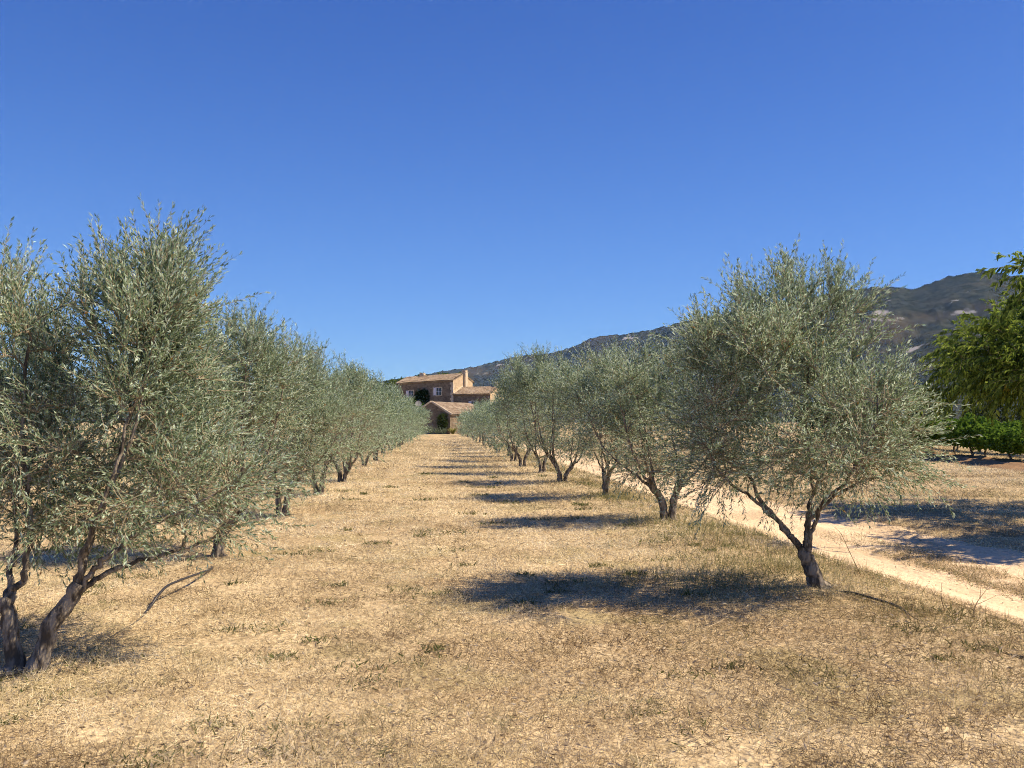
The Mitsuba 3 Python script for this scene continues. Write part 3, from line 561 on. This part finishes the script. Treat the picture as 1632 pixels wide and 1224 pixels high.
# satellite dish on a pole at the barn's left corner
dc = BC + A * -4.5 - B * 0.4 + UP * 3.95; face = nrm(np.array([0.15, -0.95, 0.28]))
uu = nrm(np.cross(face, UP)); vv = np.cross(uu, face); ring = np.linspace(0, 2 * np.pi, 25)[:-1]
V = [dc]; F = []
for i, rr in enumerate((0.13, 0.27, 0.4)): V += [dc + face * 0.35 * rr * rr + (uu * math.cos(a) + vv * math.sin(a)) * rr for a in ring]
for j in range(24):
    F.append([0, 1 + j, 1 + (j + 1) % 24])
    for i in (0, 1): a0, a1, b0, b1 = 1 + i * 24 + j, 1 + i * 24 + (j + 1) % 24, 25 + i * 24 + j, 25 + i * 24 + (j + 1) % 24; F += [[a0, b0, b1], [a0, b1, a1]]
m = Mesh(); m.add(V, F); part('satellite_dish__reflector', m.out('grey_metal', smooth=True, colored=False))
m = Mesh(); m.tube([dc - face * 0.12 - UP * 3.9, dc - face * 0.12 - UP * 1.5, dc - face * 0.12 + UP * 0.05, dc - face * 0.01], 0.03, 7); part('satellite_dish__pole', m.out('grey_metal', colored=False))
m = Mesh(); m.tube([dc - vv * 0.42, dc + face * 0.25 - vv * 0.3, dc + face * 0.45 - vv * 0.05], 0.02, 6); part('satellite_dish__arm', m.out('grey_metal', colored=False))
tag('satellite_dish', 'round grey satellite dish on a pole at the left corner of the barn', 'satellite dish')
# agaves and a pale grass clump at the barn's foot
def blades_clump(key, c, n, ln, w, cols, seed, label, cat, spread=0.6):
    rg = np.random.default_rng(seed); lm = Mesh()
    a = rg.random(n) * 6.28; d = np.stack([np.cos(a) * spread, np.sin(a) * spread, 0.5 + rg.random(n)], -1)
    t = rg.random((n, 1)); leaves(lm, np.array(c) + np.stack([np.cos(a), np.sin(a), 0 * a], -1) * 0.08, d, ln * (0.7 + 0.5 * rg.random(n)), w, rg, np.array(cols[0]) * (1 - t) + np.array(cols[1]) * t)
    k = number(key); part(k, lm.out('leaf')); tag(k, label, cat)
for i, (px, lb) in enumerate(((-1.35, 'left'), (-0.55, 'middle'), (0.15, 'right'))):
    blades_clump('agave', (px, 110.2, 0), 22, 1.05, 0.13, ((0.1, 0.14, 0.08), (0.26, 0.31, 0.22)), 80 + i, f'grey-green agave at the foot of the barn gable, {lb} of three', 'agave')
blades_clump('flowering_clump', (1.35, 109.8, 0), 120, 0.85, 0.09, ((0.2, 0.22, 0.05), (0.55, 0.5, 0.2)), 85, 'pale yellow clump of tall grass right of the agaves', 'plant', spread=0.5)
# distant wood beyond the vineyard
rg = np.random.default_rng(90); lm = Mesh()
for i in range(46):
    c = np.array([30 + i * 4.4 + rg.normal() * 2, 175 - i * 1.6 + rg.normal() * 14, 0]); h = 4 + 4 * rg.random(); n = 420
    u = nrm(rg.normal(size=(n, 3))) * (rg.random(n) ** 0.3)[:, None]
    t = rg.random((n, 1)); leaves(lm, c + [0, 0, h * 0.55] + u * [2.8, 2.8, h * 0.5], rg.normal(size=(n, 3)), 0.9, 0.6, rg, np.array([0.03, 0.05, 0.018]) * (1 - t) + np.array([0.075, 0.1, 0.035]) * t)
part('far_wood', lm.out('leaf'), kind='stuff', label='dark wood beyond the vineyard on the right', category='wood')

# ---------------------------------------------------------------- irrigation hoses and sticks
def hose(pts, label, r=0.011):
    p = smooth_path(pts, 26 * len(pts)); p[:, 2] += np.array([gz(a, b) for a, b in p[:, :2]]) + r
    m = Mesh(); m.tube(p, r, 8); k = number('irrigation_hose'); part(k, m.out('black_plastic', smooth=True, colored=False)); tag(k, label, 'hose')
hose([(-3.2, 4.2, 0.0), (-2.86, 5.2, 0.02), (-2.72, 5.6, 0.02), (-2.5, 6.1, -0.02), (-2.44, 7.0, -0.02), (-2.47, 7.55, 0.0), (-2.45, 7.75, 0.08), (-2.43, 8.0, 0.13), (-2.4, 8.5, 0.12), (-2.42, 9.1, 0.06), (-2.5, 9.7, 0.0), (-2.6, 10.5, -0.03), (-2.65, 15, -0.03)],
     'thin black irrigation hose along the left row, kinked up out of the dry grass', 0.012)
hose([(4.1, 4.2, 0.0), (3.93, 4.9, 0.012), (3.83, 5.35, 0.008), (3.76, 5.7, -0.025), (3.72, 6.5, -0.02), (3.76, 6.9, 0.012), (3.74, 7.3, 0.012), (3.68, 7.6, 0.0), (3.6, 7.8, -0.03), (3.5, 8.4, -0.03), (3.4, 12, -0.03)], 'black irrigation hose half hidden in the grass of the right row')
def stick(pts, r, label, name='dry_stalk', cat='stalk', forks=()):
    m = Mesh(); p = smooth_path(pts, 14); p[:, 2] += gz(*pts[0][:2]); m.tube(p, np.linspace(r, r * 0.4, 14), 5)
    for i, dv, ln in forks: m.tube(np.array([p[i] + np.array(dv) * ln * s + [0, 0, 0.06 * ln * s * s] for s in np.linspace(0, 1, 6)]), np.linspace(r * 0.6, r * 0.25, 6), 4)
    k = number(name); v = m.out('twig'); c = np.vstack(m.c) * 0 + [0.2, 0.14, 0.08]
    part(k, mikit.ply((np.vstack(m.v), np.vstack(m.f)), 'twig', color=c)); tag(k, label, cat)
stick([(4.28, 6.7, 0.0), (4.35, 6.75, 0.1), (4.47, 6.8, 0.2)], 0.005, 'bare forked dry stalk leaning out over the track at the right', forks=((6, (0.75, 0.1, 0.2), 0.26), (9, (0.2, 0.1, 0.9), 0.1)))
stick([(4.2, 6.95, 0.0), (4.17, 6.95, 0.12), (4.18, 6.95, 0.24)], 0.004, 'thin upright dry stalk left of the forked one')
stick([(4.3, 8.6, 0.0), (4.18, 8.6, 0.25), (4.1, 8.6, 0.42), (4.02, 8.6, 0.5)], 0.004, 'curved wiry stalk at the track edge beside the nearest right olive tree')

# ---------------------------------------------------------------- grass
def blades(name, n, sampler, length, width, tilt, palette, seed, green, label, bsdf='straw'):
    """One mesh of n one-triangle blades."""
    rg = np.random.default_rng(seed); x, y, d = sampler(rg, n); n = len(x)
    z = ground_z(x, y); on = road_mask(x, y) > 0
    z = z + np.where(on, 0.012, 0)
    k = np.maximum(1, d / 6.5); L = length * (0.45 + 1.0 * rg.random(n)) * k**0.35; W = width * (0.6 + 0.8 * rg.random(n)) * k**0.85
    a = rg.random(n) * 6.283; th = tilt(rg, n); dv = np.stack([np.sin(th) * np.cos(a), np.sin(th) * np.sin(a), np.cos(th)], -1)
    s = nrm(np.cross(dv, rg.normal(size=(n, 3)))); b = np.stack([x, y, z + 0.004 + 0.012 * rg.random(n) * (th > 1.0)], -1)
    v = np.stack([b - s * W[:, None] / 2, b + s * W[:, None] / 2, b + dv * L[:, None]], 1)
    lo = meshkit.fbm(np.stack([x * 0.5, y * 0.5, 0 * x], -1), 3, 31); mid = meshkit.fbm(np.stack([x * 2.6, y * 2.6, 0 * x], -1), 3, 32)
    t = np.clip(0.65 * rg.random(n) + 0.9 * (mid - 0.5) + 1.0 * (lo - 0.5) + 0.2, 0, 0.999) * (len(palette) - 1)
    i = t.astype(int); f = (t - i)[:, None]; pal = np.array(palette); c = pal[i] * (1 - f) + pal[i + 1] * f
    g = green(x, y, rg)[:, None]; c = c * (1 - g) + g * np.array([0.12, 0.145, 0.055]) * (0.6 + 0.8 * rg.random((n, 1)))
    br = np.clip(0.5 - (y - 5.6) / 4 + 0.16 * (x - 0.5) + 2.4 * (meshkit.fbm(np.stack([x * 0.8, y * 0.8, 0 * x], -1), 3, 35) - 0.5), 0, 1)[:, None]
    c = c * (1 + 0.055 * np.cos((x + 0.15 * edge_noise(y, 12)) * 2 * np.pi / 1.25) * (np.abs(x) < 2.6))[:, None]     # mower passes
    c = c * (1 - br * np.array([0.20, 0.25, 0.30]))                      # foreground stubble browned in patches, painting in the shade of its gaps
    c = c * (0.85 + 0.3 * rg.random((n, 1)))
    part(name, mikit.ply((v.reshape(-1, 3), np.arange(3 * n).reshape(-1, 3)), bsdf, color=np.repeat(c, 3, 0)), kind='stuff', label=label, category='grass')
def fan(d0, d1, road=0.0, spread=0.68, extra=1.6):
    def f(rg, n):
        d = d0 * (d1 / d0) ** rg.random(n); lat = (rg.random(n) * 2 - 1) * (d * spread + extra)
        x, y = lat * math.cos(YAW) + d * math.sin(YAW), -lat * math.sin(YAW) + d * math.cos(YAW)
        keep = rg.random(n) > road_mask(x, y) * (1 - road)
        bare = meshkit.fbm(np.stack([x * 1.7, y * 1.7, 0 * x], -1), 3, 41); keep &= rg.random(n) < np.clip((bare - 0.22) / 0.2, 0.12, 1)
        return x[keep], y[keep], d[keep]
    return f
def patches(x, y, rg):
    q = meshkit.fbm(np.stack([x * 1.1, y * 1.1, 0 * x], -1), 3, 51); q2 = meshkit.fbm(np.stack([x * 6, y * 6, 0 * x], -1), 2, 52)
    rowg = np.exp(-((x - 3.7) / 0.85) ** 2) * 0.22
    g = np.clip((q - 0.56) / 0.15, 0, 1) * 0.35 + np.clip((q2 - 0.7) / 0.1, 0, 1) * 0.5 + rowg
    return np.clip(g, 0, 0.9) * (rg.random(len(x)) < 0.75)
STRAW = [(0.22, 0.168, 0.102), (0.42, 0.34, 0.21), (0.60, 0.515, 0.335), (0.74, 0.66, 0.46), (0.83, 0.765, 0.585)]
lying = lambda rg, n: np.where(rg.random(n) < 0.62, 1.15 + 0.4 * rg.random(n), 0.2 + 0.9 * rg.random(n))
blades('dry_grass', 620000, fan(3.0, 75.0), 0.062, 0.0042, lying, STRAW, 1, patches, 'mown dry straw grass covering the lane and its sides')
standing = lambda rg, n: 0.1 + 0.7 * rg.random(n)
def row_strip(rg, n):
    y = 4.0 * (60 / 4.0) ** rg.random(n); x = 3.75 + rg.normal(size=n) * 0.42; tuft = meshkit.fbm(np.stack([x * 2.5, y * 2.5, 0 * x], -1), 3, 61)
    keep = (rg.random(n) < np.clip((tuft - 0.47) / 0.2, 0, 1)) & (road_mask(x, y) < 0.4) & (x < 4.75)
    return x[keep], y[keep], y[keep]
blades('green_grass', 30000, row_strip, 0.065, 0.0034, standing, [(0.3, 0.24, 0.12), (0.46, 0.38, 0.2), (0.3, 0.3, 0.13), (0.62, 0.53, 0.31)], 2, lambda x, y, rg: (rg.random(len(x)) < 0.28) * 0.8, 'taller half-green grass along the foot of the right olive row')
def dots(rg, n):
    c = np.stack([rg.random(150) * 9 - 4.5, 4.2 * (26 / 4.2) ** rg.random(150)], -1); c[:, 0] *= 0.4 + c[:, 1] / 12; q = rg.integers(0, 150, n)
    r = np.repeat(0.05 + 0.1 * rg.random(150), 1)[q]; x, y = c[q, 0] + rg.normal(size=n) * r, c[q, 1] + rg.normal(size=n) * r * 0.8
    keep = road_mask(x, y) < 0.1; return x[keep], y[keep], y[keep]
blades('low_weeds', 7000, dots, 0.045, 0.011, lambda rg, n: 0.3 + 1.1 * rg.random(n), [(0.09, 0.12, 0.045), (0.13, 0.15, 0.06), (0.22, 0.2, 0.09)], 3, lambda x, y, rg: np.zeros(len(x)), 'small green weeds dotted through the dry grass', 'leaf')

def median(rg, n):
    y = 4.0 * (13 / 4.0) ** rg.random(n); x = 5.83 + edge_noise(y, 6) * 0.8 + rg.normal(size=n) * (0.17 + 0.25 * np.abs(edge_noise(y, 8)))
    keep = (rg.random(n) < np.clip((12.6 - y) / 3, 0, 1)) & (meshkit.fbm(np.stack([x * 2, y * 2, 0 * x], -1), 3, 66) > 0.36); return x[keep], y[keep], y[keep]
blades('track_grass', 30000, median, 0.08, 0.0042, lying, STRAW[:4], 4, lambda x, y, rg: (rg.random(len(x)) < 0.3) * 0.8, 'dry grass strip between the wheel tracks of the dirt track')
def by_trees(rg, n):
    c = np.array([(3.1, 8.5), (3.3, 9.4), (2.7, 8.3), (3.6, 11.2), (4.1, 12.3), (3.3, 12.9), (3.3, 17.3), (4.2, 9.6), (3.9, 8.3), (4.1, 6.6), (2.2, 8.6)]); q = rg.integers(0, len(c), n)
    x, y = c[q, 0] + rg.normal(size=n) * 0.38, c[q, 1] + rg.normal(size=n) * 0.5; keep = road_mask(x, y) < 0.2; return x[keep], y[keep], y[keep]
blades('tall_weeds', 5500, by_trees, 0.10, 0.0038, standing, [(0.15, 0.18, 0.075), (0.36, 0.33, 0.16), (0.24, 0.25, 0.11), (0.56, 0.48, 0.27)], 5, lambda x, y, rg: (rg.random(len(x)) < 0.3) * 0.8, 'tall green weeds around the feet of the nearest right-hand olive trees')

# litter: long pale stalks, fallen leaves, small stones
blades('straw_stalks', 5000, fan(3.2, 22.0), 0.17, 0.0034, lambda rg, n: 1.35 + 0.2 * rg.random(n), STRAW[2:], 6, lambda x, y, rg: np.zeros(len(x)), 'long pale straw stalks lying on the mown grass')
rg = np.random.default_rng(97); x, y, d = fan(3.2, 26.0)(rg, 7000); lm = Mesh(); dv = nrm(np.stack([rg.normal(size=len(x)), rg.normal(size=len(x)), 0.35 * rg.normal(size=len(x))], -1))
t = rg.random((len(x), 1)); leaves(lm, np.stack([x, y, ground_z(x, y) + 0.02 + 0.02 * rg.random(len(x))], -1), dv, 0.045 * np.maximum(1, d / 8) ** 0.6, 0.013 * np.maximum(1, d / 8) ** 0.7, rg, np.array([0.2, 0.15, 0.1]) * (1 - t) + np.array([0.62, 0.55, 0.42]) * t)
part('leaf_litter', lm.out('leaf'), kind='stuff', label='fallen dry olive leaves strewn over the grass', category='leaves')
def pebbles(name, n, sampler, size, label):
    rg = np.random.default_rng(98); x, y, d = sampler(rg, n); o = np.array([[1, 0, 0], [-1, 0, 0], [0, 1, 0], [0, -1, 0], [0, 0, 1], [0, 0, -1.0]]); F = np.array([[0, 2, 4], [2, 1, 4], [1, 3, 4], [3, 0, 4], [2, 0, 5], [1, 2, 5], [3, 1, 5], [0, 3, 5]])
    sc = size * (0.4 + 1.2 * rg.random((len(x), 1, 1)) ** 3) * np.array([1, 1, 0.6]) * (0.7 + 0.6 * rg.random((len(x), 6, 3)))
    v = np.stack([x, y, ground_z(x, y) + 0.012], -1)[:, None] + o[None] * sc; c = np.array([0.6, 0.5, 0.37]) * (0.55 + 0.7 * rg.random((len(x), 1)))
    part(name, mikit.ply((v.reshape(-1, 3), (np.arange(len(x))[:, None, None] * 6 + F[None]).reshape(-1, 3)), 'twig', color=np.repeat(c, 6, 0)), kind='stuff', label=label, category='gravel')
def on_track(rg, n):
    y = 4.5 * (40 / 4.5) ** rg.random(n); e = rg.random(n) < 0.6; x = np.where(e, ROAD0 + 0.1 + np.abs(rg.normal(size=n)) * 0.25, ROAD0 + (ROAD1 - ROAD0) * rg.random(n)); return x, y, y
pebbles('track_gravel', 4000, on_track, 0.008, 'loose pale gravel along the dirt track')
